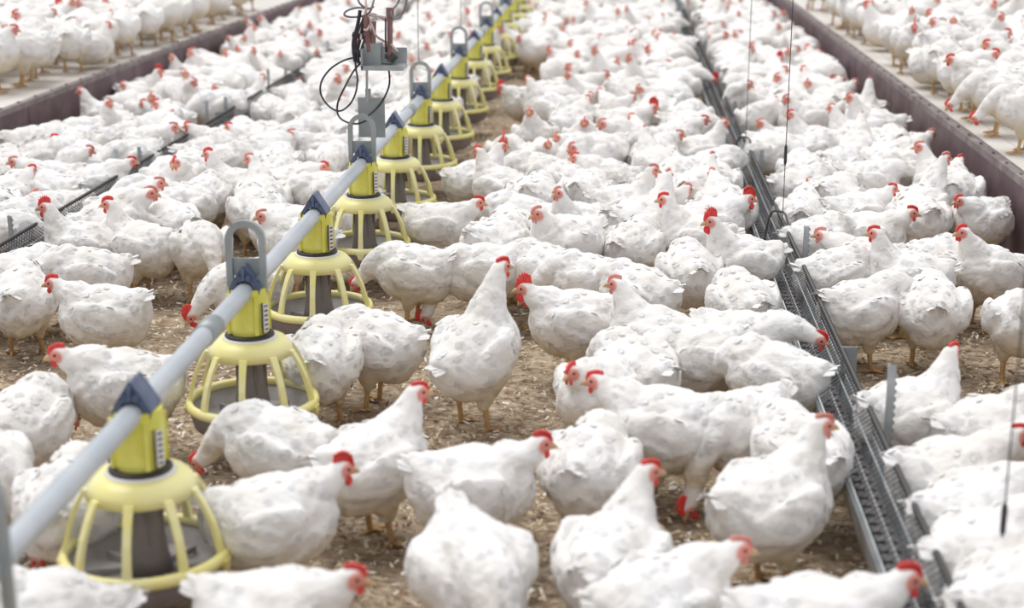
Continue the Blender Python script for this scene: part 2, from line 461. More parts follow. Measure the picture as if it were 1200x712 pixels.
FY = [2.757, 3.670, 4.559, 5.440, 6.236, 7.092, 7.926, 8.825, 9.768, 10.647, 11.55, 12.45, 13.35, 14.25, 15.15, 16.05, 16.95, 17.85, 18.75]
ORD = ['first', 'second', 'third', 'fourth', 'fifth', 'sixth', 'seventh', 'eighth', 'ninth', 'tenth', 'eleventh', 'twelfth', 'thirteenth', 'fourteenth', 'fifteenth', 'sixteenth', 'seventeenth', 'eighteenth', 'nineteenth']
f0 = make_feeder()
near = {0: 'yellow pan feeder lowest in view, blurred, closest along the grey pipe'}
for i, y in enumerate(FY):
    f = f0 if i == 0 else copy_tree(f0)
    f.location = (PX, y, 0)
    arch = i % 2 == 1
    tag(f, near.get(i, 'yellow pan feeder %s, %s counting from the nearest' % ('under a grey arch bracket' if arch else 'without an arch bracket', ORD[i])), 'poultry feeder', 'yellow pan feeders along the pipe')
    if arch:
        a = bpy.data.objects.new('hanger_arch', ARCH) if i > 1 else arch_mb().build('hanger_arch', 'arch')
        if i > 1: C.objects.link(a)
        else: ARCH = a.data
        a.parent = f
# one more arch on the pipe, its feeder out of frame
a = empty('hanger_arch_bracket', (PX, 2.0, 0)); tag(a, 'blurred grey arch bracket on the pipe at the edge of the picture', 'bracket')
b_ = bpy.data.objects.new('arch_plate', ARCH); C.objects.link(b_); b_.parent = a

# ------------------------------------------------------------------ winch bracket hung over the line
YB = 5.46
def pt(px, py, y=YB): return at_y(px, py, y)
def cable(name, pix, r, m, label, y=YB, dy=0.02, cat='cable', grp=None):
    rr = random.Random(len(pix)); pts = [pt(px, py, y + dy * math.sin(i * 1.9)) for i, (px, py) in enumerate(pix)]
    mb = MB().tube(smooth_path(pts, 7), r, 8); o = mb.build(name, m, None, True); return tag(o, label, cat, grp)


u = empty('hanging_bracket', pt(452, 78)); tag(u, 'grey steel bracket with red-brown rods hanging over the fourth feeder', 'bracket')
o0 = pt(452, 78)
def lp(px, py, dy=0): q = pt(px, py, YB + dy) - o0; return q
w = .155
m_ = MB(); m_.box((-.005, .0, .0), (.150, .11, .016)); m_.box((-.005, .052, .03), (.150, .006, .065)); m_.box((-.077, 0, .03), (.006, .11, .07))
part(m_, 'base_plate', 'zinc', u)
m_ = MB(); m_.box((-.045, .02, .045), (.060, .06, .075)); m_.box((.005, .03, .04), (.04, .05, .06)); part(m_, 'pulley_housing', 'arch', u)
m_ = MB(); m_.tube([lp(457, 72), lp(457, 15)], .010, 12); m_.tube([lp(457, 20), lp(457, 9)], .014, 12); part(m_, 'threaded_rod', 'rust', u)
m_ = MB(); m_.tube([lp(433, 60), lp(428, 18)], .013, 12); m_.tube([lp(437, 60), lp(438, 25)], .009, 12); part(m_, 'threaded_rod', 'rust', u)
m_ = MB(); m_.tube([lp(457, 70), lp(463, 64)], .016, 10); m_.tube([lp(451, 66), lp(464, 66)], .008, 8); part(m_, 'bolt', 'wire', u)
m_ = MB()
for q_ in ([(422, 12), (419, 30), (414, 50), (416, 72)], [(427, 20), (424, 38), (419, 58), (420, 74)], [(432, 25), (428, 45), (424, 60), (426, 70)], [(418, 36), (416, 52), (421, 66)]):
    m_.tube(smooth_path([lp(*w_) for w_ in q_], 5), .0065, 8)
m_.tube([lp(413, 40), lp(428, 44)], .009, 8); m_.tube([lp(413, 60), lp(427, 62)], .009, 8)
part(m_, 'cable_clamp', 'cable', u)
m_ = MB(); m_.tube([lp(430, 82), lp(430, 120)], .0045, 8); part(m_, 'drop_rod', 'zinc', u)
m_ = MB()
q0 = lp(433, 140)
m_.box((q0.x, q0.y + .05, q0.z), (.098, .004, .145)); m_.box((q0.x - .01, q0.y + .045, q0.z + .085), (.02, .008, .04))
part(m_, 'hanger_plate', 'arch', u)
cable('cable_loop', [(424, 66), (405, 70), (388, 80), (377, 95), (376, 110), (385, 124), (398, 130), (410, 122), (417, 108), (419, 92), (417, 80), (416, 60), (419, 40), (426, 20)], .0036, 'cable', 'large black cable loop hanging beside the grey bracket')
cable('cable_loop', [(424, 72), (414, 84), (405, 100), (396, 120), (396, 134), (404, 142), (418, 145), (430, 141)], .0036, 'cable', 'narrower black cable loop hanging lowest beneath the grey bracket', dy=.03)
cable('cable', [(452, 20), (452, 45), (453, 66), (456, 85), (456, 100), (450, 115), (442, 126), (430, 137)], .0036, 'cable', 'black cable curving down in front of the grey bracket plate', dy=-.03)
cable('cable_loop', [(431, 10), (418, 9), (406, 13), (404, 18), (414, 20), (430, 17), (436, 8), (437, -6), (420, -8), (421, 3), (430, 10), (438, 8)], .0040, 'grey_cable', 'thin grey cable coiled above the bracket')
cable('cable_loop', [(470, -8), (466, 4), (458, 14), (462, 22), (470, 18), (475, 8), (477, -4), (476, -12)], .0040, 'grey_cable', 'thin grey cable loop beside the top of the red-brown rod')
cable('cord', [(428, -6), (429, 10), (427, 22), (425, 32), (430, 35), (434, 26), (431, 18), (436, 30), (441, 42), (450, 48), (458, 52), (466, 60)], .0042, 'cord', 'knotted pale pink cord tied round the rods of the bracket', cat='cord', dy=-.04)
cable('cord', [(431, 18), (445, 19), (457, 22), (452, 24), (438, 16), (430, 20), (424, 28), (423, 46)], .0036, 'cord', 'short pale pink cord strung between the two rods', cat='cord', dy=-.05)


def hanging_wire(px, py0, y, x, z0, label, barrel=None, r=.0017):
    """vertical steel wire from z0 up to the roof; barrel (z0, z1) is its turnbuckle"""
    e_ = empty('suspension_wire', (x, y, z0)); tag(e_, label, 'wire', 'thin vertical suspension wires')
    w_ = MB().tube([(0, 0, 0), (0, 0, 3.2 - z0)], r, 6); part(w_, 'steel_wire', 'wire', e_, True)
    if barrel:
        b = MB().tube([(0, 0, barrel[0] - z0), (0, 0, barrel[0] + .01 - z0), (0, 0, barrel[1] - .01 - z0), (0, 0, barrel[1] - z0)], [.002, .0055, .0055, .002], 10)
        part(b, 'turnbuckle', 'cable', e_, True)


q = at_y(430, 30, 5.46)
hanging_wire(490, 0, 7.09, at_y(490, 40, 7.09).x, .63, 'thin vertical wire over the sixth feeder arch')
hanging_wire(540, 0, 8.82, at_y(540, 20, 8.82).x, .63, 'thin vertical wire over the eighth feeder arch')

# ------------------------------------------------------------------ chain feeding troughs
def trough(x, label, posts, flip, plates, loops):
    root = empty('chain_feed_trough', (x, 0, 0)); tag(root, label, 'feed trough', 'chain feed troughs')
    z0 = .105; y0, y1 = -1, 30
    m = MB()
    prof = [(-.046, z0 + .062), (-.056, z0 + .066), (-.054, z0 + .050), (-.040, z0 - .02), (.040, z0 - .02), (.054, z0 + .050), (.056, z0 + .066), (.046, z0 + .062),
            (.044, z0 + .050), (.036, z0 + .005), (-.036, z0 + .005), (-.044, z0 + .050)]
    for a, b in [(0, 1), (1, 2), (2, 3), (3, 4), (4, 5), (5, 6), (6, 7), (7, 8), (8, 9), (9, 10), (10, 11), (11, 0)]:
        (xa, za), (xb, zb) = prof[a], prof[b]
        m.add([(xa, y0, za), (xb, y0, zb), (xb, y1, zb), (xa, y1, za)], [(0, 1, 2, 3)])
    part(m, 'channel', 'zinc', root)
    m = MB(); m.box((0, 14.5, z0 + .008), (.066, 31, .006)); m.box((0, 14.5, z0 + .016), (.006, 31, .020)); part(m, 'channel_floor', 'zinc_in', root)
    m = MB(); y = 2.0     # flat chain links lying in the channel
    while y < 14: m.box((0, y, z0 + .022), (.044, .030, .006)); y += .047
    o = part(m, 'feed_chain', 'zinc_in', root); o['kind'] = 'stuff'
    zt = z0 + .066; zr = z0 + .135; XR = .036 * flip
    m = MB(); m.tube([(XR, y0, zr), (XR, y1, zr)], .0068, 8); part(m, 'ridge_rod', 'wire', root, True)
    m = MB()
    for sx in (-1, 1): m.tube([(sx * .047, y0, zt + .004), (sx * .047, y1, zt + .004)], .0032, 6)
    part(m, 'edge_rod', 'zinc', root, True)
    m = MB(); y = 1.6                 # close cross wires up both slopes of the grill
    while y < 15:
        for sx in (-1, 1): m.tube([(sx * .047, y, zt + .004), (XR, y, zr)], .0011, 4)
        y += .024
    m.f = m.f
    part(m, 'grill_mesh', 'wire', root)
    m = MB()
    for sx, ts in ((-1, (.33, .66)), (1, (.5,))):
        for t in ts: m.tube([(sx * .047 * (1 - t) + XR * t, -1, zt + (zr - zt) * t), (sx * .047 * (1 - t) + XR * t, 30, zt + (zr - zt) * t)], .0024, 5)
    part(m, 'grill_rod', 'zinc', root)
    for (y, zt2) in posts:            # notched leg of angle steel
        xs = flip * .072
        m = MB(); m.box((xs, y, (zt2 - .02) / 2), (.016, .003, zt2 + .02)); m.box((xs - .007, y + .008, (zt2 - .02) / 2), (.003, .016, zt2 + .02))
        z = .02
        while z < zt2 - .01: m.box((xs + .0095, y, z), (.005, .003, .010)); z += .019
        m.box((xs * .8, y + .004, z0 + .03), (.05, .004, .03))
        part(m, 'support_post', 'zinc', root)
    for y in plates:
        m = MB(); m.box((flip * .054, y, z0 + .045), (.042, .006, .20)); m.box((0, y, z0 - .004), (.12, .03, .006)); part(m, 'joint_plate', 'arch', root)
    for y in loops:                   # bent wire bail over the ridge
        m = MB(); m.tube(smooth_path([(.05 * flip, y - .16, zt), (.04 * flip, y - .05, zr + .03), (.02 * flip, y, zr + .045), (-.012 * flip, y + .02, zr + .03), (-.03 * flip, y + .02, zt)], 5), .0042, 7)
        part(m, 'wire_bail', 'wire', root, True)
    return root


RT, LT = .567, -2.065
trough(RT, 'grey steel chain trough dividing the flock, opposite side of the aisle from the feeders', [(3.42, .368), (5.12, .316), (6.86, .275), (8.55, .255), (10.05, .26), (11.8, .26), (13.5, .26), (2.0, .36)], 1, [3.95, 5.95, 7.75, 9.4], [5.50, 7.15])
trough(LT, 'grey steel chain trough beyond the feeders, mostly hidden between hens', [(5.16, .30), (6.34, .335), (6.66, .29), (7.82, .335), (8.21, .30), (9.25, .33), (9.74, .275), (11.2, .30), (12.6, .30), (14.1, .3)], -1, [6.5, 8.0], [])
hanging_wire(921, 305, 5.41, RT + .02, .27, 'thin vertical wire over the trough with a dark turnbuckle beside a red-combed head', (.47, .545))
hanging_wire(877, 215, 7.12, RT + .02, .27, 'thin vertical wire reaching the trough further along the aisle')
q = at_y(1177, 600, 2.62)
hanging_wire(1178, 600, 2.62, q.x, .30, 'thin blurred vertical wire with a black turnbuckle in the corner', (at_y(1177, 628, 2.62).z, at_y(1177, 588, 2.62).z))
# ------------------------------------------------------------------ hens
def ico(sub):
    import bmesh
    bm = bmesh.new(); bmesh.ops.create_icosphere(bm, subdivisions=sub, radius=1)
    v = np.array([x.co[:] for x in bm.verts]); f = np.array([[y.index for y in x.verts] for x in bm.faces]); bm.free()
    return v, f


ICO = ico(2)


def crom(keys, k):
    keys = np.array(keys, float); out = []
    n = len(keys)
    for i in range(n - 1):
        p0, p1, p2, p3 = keys[max(i - 1, 0)], keys[i], keys[i + 1], keys[min(i + 2, n - 1)]
        for j in range(k):
            t = j / k
            out.append(.5 * (2 * p1 + (p2 - p0) * t + (2 * p0 - 5 * p1 + 4 * p2 - p3) * t * t + (3 * p1 - p0 - 3 * p2 + p3) * t ** 3))
    out.append(keys[-1]); return np.array(out)


def rot_y(a):   # nose up positive
    c, s = math.cos(a), math.sin(a)
    return np.array([[c, 0, -s], [0, 1, 0], [s, 0, c]])


TORSO = [(-.172, .098, .020, .022), (-.145, .070, .052, .048), (-.106, .024, .094, .092), (-.055, .0, .120, .116),
         (.008, -.008, .128, .124), (.066, -.004, .116, .116), (.104, .030, .086, .090)]

# neck style -> (reach forward, height of the head above the ground when standing, head pitch)
NECK = {'up': (.150, .430, -.08), 'tall': (.155, .475, .0), 'mid': (.185, .365, -.1), 'fwd': (.270, .290, -.3),
        'low': (.270, .170, -.7), 'down': (.245, .055, -1.1), 'tuck': (.140, .385, -.15), 'back': (.03, .36, -.5)}


def unit(v): return v / (np.linalg.norm(v) + 1e-9)


def hen_geo(neck, hyaw, pitch, sit, seed, voxel=.0065, detail=True, wing_droop=0.0):
    rng = np.random.default_rng(seed)
    zc = .160 if sit else .242
    zc += .02 * (pitch > .3)
    Rb = rot_y(pitch); cen = np.array([0, 0, zc])
    T = lambda p: Rb @ np.array(p) + cen
    blobs = []   # centre, axes (3x3 columns scaled)
    def add(c, t, ry, rz, rl):
        t = unit(t); up = np.array([0, 0, 1.]) if abs(t[2]) < .95 else np.array([-1., 0, 0])
        y = unit(np.cross(up, t)); z = np.cross(t, y)
        blobs.append((c, np.stack([t * rl, y * ry, z * rz], 1)))
    sp = crom([(x * .90, z, ry * 1.02, rz * 1.06) for x, z, ry, rz in TORSO], 4)
    P = np.array([T((a[0], 0, a[1])) for a in sp]); R1 = sp[:, 2]; R2 = sp[:, 3]
    spine = [P]
    for i in range(len(P)):
        t = P[min(i + 1, len(P) - 1)] - P[max(i - 1, 0)]
        add(P[i], t, R1[i], R2[i], max(.75 * min(R1[i], R2[i]), .014))
    # rounded rump and belly fluff
    add(T((-.070, 0, -.045)), Rb @ np.array([1, 0, .1]), .095, .085, .090)
    add(T((.050, 0, -.045)), Rb @ np.array([1, 0, .3]), .092, .080, .075)
    # neck
    nf, nh, hp = NECK[neck]
    if sit: nh = max(nh - .075, .05)
    ca, sa = math.cos(hyaw), math.sin(hyaw)
    B = T((.090, 0, .040)); base_dir = Rb @ np.array([.55, 0, .80])
    ya = hyaw * (.45 if neck in ('up', 'tall', 'tuck', 'mid') else .7)
    if neck == 'back': ya = hyaw
    off = max(nf - .09, 0.0)
    H = np.array([.09 + off * math.cos(ya), off * math.sin(ya), nh]) if neck != 'back' else np.array([.045, .115 * np.sign(sa or 1), .385 - .08 * bool(sit)])
    if pitch > .3: H = H + np.array([-.035, 0, .045])
    hd = np.array([ca * math.cos(hp), sa * math.cos(hp), math.sin(hp)])
    if neck == 'back': hd = np.array([-.80, .40 * np.sign(sa or 1), -.30]); hd = unit(hd)
    d = np.linalg.norm(H - B)
    if neck in ('down', 'low'): base_dir = unit(np.array([.9, .2 * sa, .05]))
    c1 = B + unit(base_dir) * d * .40
    down = np.array([0, 0, -1.0])
    endt = unit(down * .9 - hd * .25) if neck not in ('down', 'low', 'fwd') else unit(-hd + np.array([0, 0, .3]))
    c2 = H - hd * .010 + endt * d * .36
    ts = np.linspace(0, 1, 17)[:, None]
    N = (1 - ts) ** 3 * B + 3 * (1 - ts) ** 2 * ts * c1 + 3 * (1 - ts) * ts ** 2 * c2 + ts ** 3 * (H - hd * .010)
    rr = np.interp(ts[:, 0], [0, .2, .5, .8, 1], [.086, .072, .051, .036, .0265])
    for i in range(len(N)):
        t = N[min(i + 1, 16)] - N[max(i - 1, 0)]
        add(N[i], t, rr[i] * .95, rr[i], max(rr[i] * .8, .02))
    spine.append(N)
    # head
    up = np.array([0, 0, 1.]); hy = unit(np.cross(up, hd)); hz = np.cross(hd, hy)
    HM = np.stack([hd, hy, hz], 1)
    h = lambda *p: H + HM @ np.array(p)
    add(h(.004, 0, .002), hd, .0215, .0235, .028)
    add(h(.020, 0, -.003), hd, .0150, .0170, .018)
    # wings folded against the flanks
    for s in (-1, 1):
        ks = crom([(.070, .098, .030, .024, .042), (.025, .117, .022, .028, .066), (-.04, .116, .010, .026, .064), (-.095, .090, .010, .019, .044), (-.145, .052, .024, .010, .020)], 4)
        for i, q in enumerate(ks):
            c = T((q[0], s * (q[1] + .004), q[2] - wing_droop * (i / len(ks)) * .05)); t = ks[min(i + 1, len(ks) - 1)] - ks[max(i - 1, 0)]
            add(c, Rb @ np.array([t[0], s * t[1], t[2]]), q[3], q[4], .024)
    # thighs
    legs = []
    for s in (-1, 1):
        a = T((-.005, s * .062, -.055)); k = np.array([.012 - .03 * (pitch > .3), s * .058, .105 if not sit else .05])
        if not sit:
            for t in np.linspace(0, 1, 7):
                c = a * (1 - t) + k * t; add(c, a - k, .060 * (1 - t) + .022 * t, .066 * (1 - t) + .024 * t, .028)
            legs.append((k, s))
        else:
            add(T((.02, s * .075, -.065)), np.array([1., 0, 0]), .045, .05, .075)
    # fuse
    V = []; F = []; o = 0
    for c, A in blobs:
        v = ICO[0] @ A.T + c; V.append(v); F.append(ICO[1] + o); o += len(v)
    V = np.concatenate(V); F = np.concatenate(F)
    # irregular plumage lumps, before fusing
    me = bpy.data.meshes.new('tmp'); me.from_pydata(V.tolist(), [], F.tolist())
    ob = bpy.data.objects.new('tmp', me); C.objects.link(ob)
    rm = ob.modifiers.new('r', 'REMESH'); rm.mode = 'VOXEL'; rm.voxel_size = voxel
    sm = ob.modifiers.new('s', 'SMOOTH'); sm.factor = .5; sm.iterations = 5 if detail else 3
    dg = bpy.context.evaluated_depsgraph_get(); ev = ob.evaluated_get(dg); m2 = ev.to_mesh()
    nv = len(m2.vertices); V = np.empty(nv * 3); m2.vertices.foreach_get('co', V); V = V.reshape(-1, 3)
    Nn = np.empty(nv * 3); m2.vertices.foreach_get('normal', Nn); Nn = Nn.reshape(-1, 3)
    F = [tuple(p.vertices) for p in m2.polygons]
    ev.to_mesh_clear(); bpy.data.objects.remove(ob); bpy.data.meshes.remove(me)
    # head-local coordinates
    hl = (V - H) @ HM
    dh = np.linalg.norm(hl, axis=1)
    body_w = np.clip((dh - .03) / .05, 0, 1)
    ph = rng.uniform(0, 6, 6)
    lump = (np.sin(V[:, 0] * 55 + ph[0] + 2 * np.sin(V[:, 2] * 30 + ph[1])) * np.cos(V[:, 2] * 62 + ph[2] + 2 * np.sin(V[:, 1] * 40)) * np.cos(V[:, 1] * 48 + ph[3]))
    fine = np.sin(V[:, 0] * 150 + 3 * np.sin(V[:, 2] * 90 + ph[4])) * np.cos(V[:, 2] * 170 + ph[5] + 3 * np.sin(V[:, 1] * 120))
    V = V + Nn * ((lump * .0042 + fine * .0012) * body_w)[:, None]
    # colour marks
    ex = hl - np.array([.016, 0, -.002]); de = np.sqrt((ex[:, 0] / 1.0) ** 2 + (ex[:, 2] / 1.0) ** 2)
    face = np.clip((.0245 - de) / .006, 0, 1) * (np.abs(hl[:, 1]) < .04) * (dh < .05)
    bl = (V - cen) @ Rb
    dirt_shade = np.clip((-.010 - bl[:, 2]) / .09, 0, 1) * .8 * np.clip((dh - .05) / .03, 0, 1)  # stain and warm shading painted together, stronger towards the underside
    dirt_shade += np.clip((.16 - V[:, 2]) / .08, 0, 1) * .25 * (not sit) * np.clip((dh - .05) / .03, 0, 1)
    # feathers: small leaves laid back along the body
    SP = np.concatenate(spine); TG = np.concatenate([np.gradient(s_, axis=0) for s_ in spine])
    fv = []; ff = []; fo = nv
    if detail:
        cnt = 150
        idx = rng.choice(nv, cnt, replace=False)
        for i in idx:
            if dh[i] < .055 or V[i, 2] < (.10 if not sit else .05): continue
            j = np.argmin(((SP - V[i]) ** 2).sum(1)); t = -unit(TG[j]); n = Nn[i]
            t = t - n * t.dot(n)
            if np.linalg.norm(t) < .2: continue
            t = unit(t + rng.normal(0, .18, 3)); t = unit(t - n * t.dot(n)); s_ = np.cross(n, t)
            nk = min(dh[i] / .22, 1); L = rng.uniform(.024, .042) * (.5 + .5 * nk); w = L * rng.uniform(.28, .40); lift = rng.uniform(.0006, .0030)
            p = V[i] - t * L * .3 - n * .0008
            q = [p - n * .002, p + t * L * .35 + s_ * w + n * .0006, p + t * L * .35 - s_ * w + n * .0006, p + t * L * .5 + n * .0016,
                 p + t * L * .8 + s_ * w * .75 + n * lift * .7, p + t * L * .8 - s_ * w * .75 + n * lift * .7, p + t * L + n * lift]
            fv += q; ff += [(fo, fo + 1, fo + 3), (fo, fo + 3, fo + 2), (fo + 1, fo + 4, fo + 6, fo + 3), (fo + 3, fo + 6, fo + 5, fo + 2)]; fo += 7
    # tail fan and wing quills
    def quill(p, d, n, L, w, curve):
        nonlocal fo
        d = unit(d); n = unit(n - d * np.dot(n, d)); s_ = np.cross(n, d); k = 5 if detail else 3
        base = len(fv)
        for i in range(k):
            t = i / (k - 1); ww = w * (math.sin(PI * (.12 + .80 * t)) ** .6); c = p + d * L * t + n * curve * t * t
            fv.extend([c + s_ * ww, c + n * .0025, c - s_ * ww])
        for i in range(k - 1):
            a = fo + i * 3
            ff.extend([(a, a + 3, a + 4, a + 1), (a + 1, a + 4, a + 5, a + 2)])
        fo += k * 3
    nq = 7 if detail else 3
    for i in range(nq):
        a = (i / (nq - 1) - .5)
        d = Rb @ np.array([-1.0, a * .42, .95 - abs(a) * .9 + rng.normal(0, .05)])
        quill(T((-.126, a * .045, .072)), d, Rb @ np.array([.5, a * 1.3, 1.0]), rng.uniform(.060, .078), .017 if detail else .03, -.012)
    for s in (-1, 1):
        for i in range(3 if detail else 1):
            d = Rb @ np.array([-1.0, -s * .60, .16 - i * .05 - wing_droop * .2])
            quill(T((-.085 + .008 * i, s * (.096 - .002 * i), .022 - .011 * i - wing_droop * .03)), d, Rb @ np.array([0, s * 1.0, .5]), .085 - .010 * i, .013, .0)
    nb = nv
    Vall = np.concatenate([V, np.array(fv)]) if fv else V
    Fall = F + ff
    mi = [0] * len(Fall)
    # legs and feet
    lg = MB()
    def foot(p, s):
        for a, L in ((0, .055), (.55, .045), (-.55, .045), (PI, .022)):
            e = p + np.array([math.cos(a + s * .12) * L, math.sin(a + s * .12) * L, -.004])
            lg.tube([p + np.array([0, 0, .002]), (p + e) / 2 + np.array([0, 0, .002]), e, e + (e - p) * .15 + np.array([0, 0, -.003])], [.0075, .0062, .0048, .0015], 6 if detail else 4)
    for k, s in legs:
        ank = np.array([k[0] + .012, k[1] * 1.02, .014])
        lg.tube([k + np.array([-.006, 0, .02]), k, (k + ank) / 2, ank, ank + np.array([0, 0, -.006])], [.014, .0125, .0088, .0095, .008], 8 if detail else 5)
        foot(ank, s)
    o = len(Vall); Vall = np.concatenate([Vall, np.array(lg.v).reshape(-1, 3)]) if lg.v else Vall
    Fall = Fall + [tuple(i + o for i in f) for f in lg.f]; mi += [1] * len(lg.f)
    n = len(Vall); fa = np.zeros(n); di = np.zeros(n); fa[:nv] = face; di[:nv] = np.clip(dirt_shade, 0, 1)
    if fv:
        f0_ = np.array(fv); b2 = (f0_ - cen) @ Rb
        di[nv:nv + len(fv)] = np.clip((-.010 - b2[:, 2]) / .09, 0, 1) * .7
    return dict(V=Vall, F=Fall, mi=mi, face=fa, dirt_shade=di, H=H, HM=HM)


def head_parts(cs):
    """comb, wattles, beak and eyes in head coordinates; cs is the comb size"""
    out = []
    m = MB(); n = 6; top = []; L0, L1 = -.016 - .006 * cs, .030
    prof = [(L0, .018)]
    for i in range(n):
        x0 = L0 + (L1 - L0) * i / n; x1 = L0 + (L1 - L0) * (i + .5) / n
        hgt = (.010 + .016 * math.sin(PI * (i + .9) / (n + .6))) * cs
        prof += [(x0, .022 + hgt * .78), (x1, .024 + hgt)]
    prof += [(L1 + .004, .012), (L1 + .002, .006)]
    k = len(prof); vs = []
    for y, sc in ((-.0042, .93), (-.0018, 1), (.0018, 1), (.0042, .93)):
        vs += [(x, y, .012 + (z - .012) * sc) for x, z in prof]
    base = [(x, 0.0, .010) for x, z in prof]
    fs = []
    for r_ in range(3):
        fs += [(r_ * k + i, r_ * k + i + 1, (r_ + 1) * k + i + 1, (r_ + 1) * k + i) for i in range(k - 1)]
    for y, r_ in ((-.0042, 0), (.0042, 3)):
        o = len(vs); vs += [(x, y, .010) for x, z in prof]
        fs += [(r_ * k + i, r_ * k + i + 1, o + i + 1, o + i) for i in range(k - 1)]
    m.add(vs, fs); out.append(('comb', m))
    for s in (-1, 1):
        m = MB(); v, f = ICO
        w = v * np.array([.0085, .0042, .0125]) * (0.55 + .5 * cs) + np.array([.022, s * .0085, -.022 - .007 * cs])
        w[:, 0] += (w[:, 2] + .02) * .1
        m.add(w.tolist(), f.tolist()); out.append(('wattle', m))
    m = MB(); m.tube([(.026, 0, -.001), (.036, 0, -.002), (.045, 0, -.006), (.051, 0, -.012)], [.0095, .0078, .0048, .001], 10)
    m.tube([(.026, 0, -.008), (.036, 0, -.009), (.044, 0, -.011)], [.007, .005, .001], 8); out.append(('beak', m))
    for s in (-1, 1):
        m = MB(); v, f = ICO; m.add((v * .0048 + np.array([.0155, s * .0165, .004])).tolist(), f.tolist()); out.append(('eye', m))
    return out


def np_mesh(name, V, F, mi, mats, face=None, dirt_shade=None):
    me = bpy.data.meshes.new(name); me.from_pydata(V.tolist() if hasattr(V, 'tolist') else V, [], F)
    for m in mats: me.materials.append(M[m])
    me.polygons.foreach_set('material_index', mi); me.polygons.foreach_set('use_smooth', [True] * len(F))
    for nm, a in (('face', face), ('dirt_shade', dirt_shade)):
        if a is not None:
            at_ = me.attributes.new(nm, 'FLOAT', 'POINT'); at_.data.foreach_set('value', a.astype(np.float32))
    me.update(); return me


HEADMESH = {}
def head_meshes(cs, red):
    k = (round(cs, 2), red)
    if k not in HEADMESH:
        L = []
        for nm, m in head_parts(cs):
            mt = {'comb': 'comb' if red else 'pink', 'wattle': 'comb' if red else 'pink', 'beak': 'beak', 'eye': 'eye'}[nm]
            me = bpy.data.meshes.new(nm); me.from_pydata(m.v, [], m.f); me.materials.append(M[mt])
            me.polygons.foreach_set('use_smooth', [True] * len(m.f)); me.update()
            L.append((nm, me))
        HEADMESH[k] = L
    return HEADMESH[k]


GEO = {}
def near_hen(x, y, z, heading, neck='mid', hyaw=0, pitch=.12, sit=False, cs=.8, red=True, s=1.0, seed=0, droop=0.0):
    """one fully modelled chicken: an Empty with body, comb, wattles, beak and eyes"""
    key = (neck, round(hyaw / 15), round(pitch, 1), sit, seed % 2, droop)
    if key not in GEO:
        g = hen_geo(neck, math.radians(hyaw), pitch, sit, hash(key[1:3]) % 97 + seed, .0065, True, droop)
        GEO[key] = (np_mesh('body', g['V'], g['F'], g['mi'], ['feather', 'leg'], g['face'], g['dirt_shade']), g['H'], g['HM'])
    me, H, HM = GEO[key]
    r = empty('white_chicken', (x, y, z), math.radians(heading)); r.scale = (s, s, s)
    b = bpy.data.objects.new('body', me); C.objects.link(b); b.parent = r
    mw = Matrix(((HM[0][0], HM[0][1], HM[0][2], H[0]), (HM[1][0], HM[1][1], HM[1][2], H[1]), (HM[2][0], HM[2][1], HM[2][2], H[2]), (0, 0, 0, 1)))
    for nm, hm in head_meshes(cs, red):
        o = bpy.data.objects.new(nm, hm); C.objects.link(o); o.parent = r; o.matrix_local = mw
    return r


def far_geo(neck, hyaw, pitch, sit, seed, voxel, cs, red):
    g = hen_geo(neck, math.radians(hyaw), pitch, sit, seed, voxel, False)
    V = [g['V']]; F = list(g['F']); mi = list(g['mi']); o = len(g['V'])
    for nm, m in head_parts(cs):
        if nm == 'eye' and voxel > .01: continue
        V.append(np.array(m.v) @ g['HM'].T + g['H']); F += [tuple(i + o for i in f) for f in m.f]
        mi += [{'comb': 2 if red else 3, 'wattle': 2 if red else 3, 'beak': 4, 'eye': 5}[nm]] * len(m.f); o += len(m.v)
    V = np.concatenate(V); n0 = len(g['V']); fa = np.zeros(len(V)); fa[:n0] = g['face']; di = np.zeros(len(V)); di[:n0] = g['dirt_shade']
    return V, F, mi, fa, di


FAR_MATS = ['feather', 'leg', 'comb', 'pink', 'beak', 'eye']
# ------------------------------------------------------------------ the flock
# (px, py of the body centre, heading, neck, head turn, pitch, sitting, comb, size, where['L' on a slatted area], own label)
# heading: 0 faces the picture's right, 90 away, 180 left, 270 towards the viewer
H = []
SC = .79       # the modelled bird is half a metre from breast to tail tip; this flock is smaller
def hen(px, py, hd, neck='mid', hy=0, pitch=.2, sit=0, cs=.44, s=1.0, z=0.0, label=None, red=True): H.append([px, py, hd, neck, hy, pitch, sit, cs, s, z, label, red])

# nearest, along the bottom of the picture
hen(553, 672, 292, 'down', 0, -.1, s=1.05, label='white chicken with pointed tail up and head hidden, cut by the bottom edge')
hen(325, 705, 355, 'mid', 0, .05, cs=.55, label='white chicken facing right at the bottom edge, red comb, beside the blurred first feeder')
hen(60, 735, 190, 'mid', label='white chicken cut by the bottom left corner, under the first feeder')
hen(735, 645, 65, 'up', -45, label='white chicken seen from behind, neck raised and head turned right, bottom centre')
hen(805, 705, 25, 'mid', -20, label='white chicken at the bottom edge with its pink face held low to the right')
hen(890, 600, 35, 'up', -20, .2, s=1.04, label='white chicken with arched raised neck facing right, beside the trough, near bottom')
hen(955, 712, 5, 'mid', 0, .05, cs=.75, s=1.04, label='white chicken facing right with red comb, head touching the trough, bottom right')
hen(565, 572, 8, 'mid', 0, .1, cs=.75, label='plump white chicken side on, red comb to the right, lower centre')
hen(440, 540, 40, 'up', -10, .2, label='white chicken with raised neck facing right beside the second feeder pan')
hen(692, 550, 75, 'down', label='white chicken feeding with head hidden and pointed tail up, lower centre')
hen(800, 508, 172, 'mid', 0, .1, s=1.06, label='large white chicken stretched out side on facing left, right of centre')
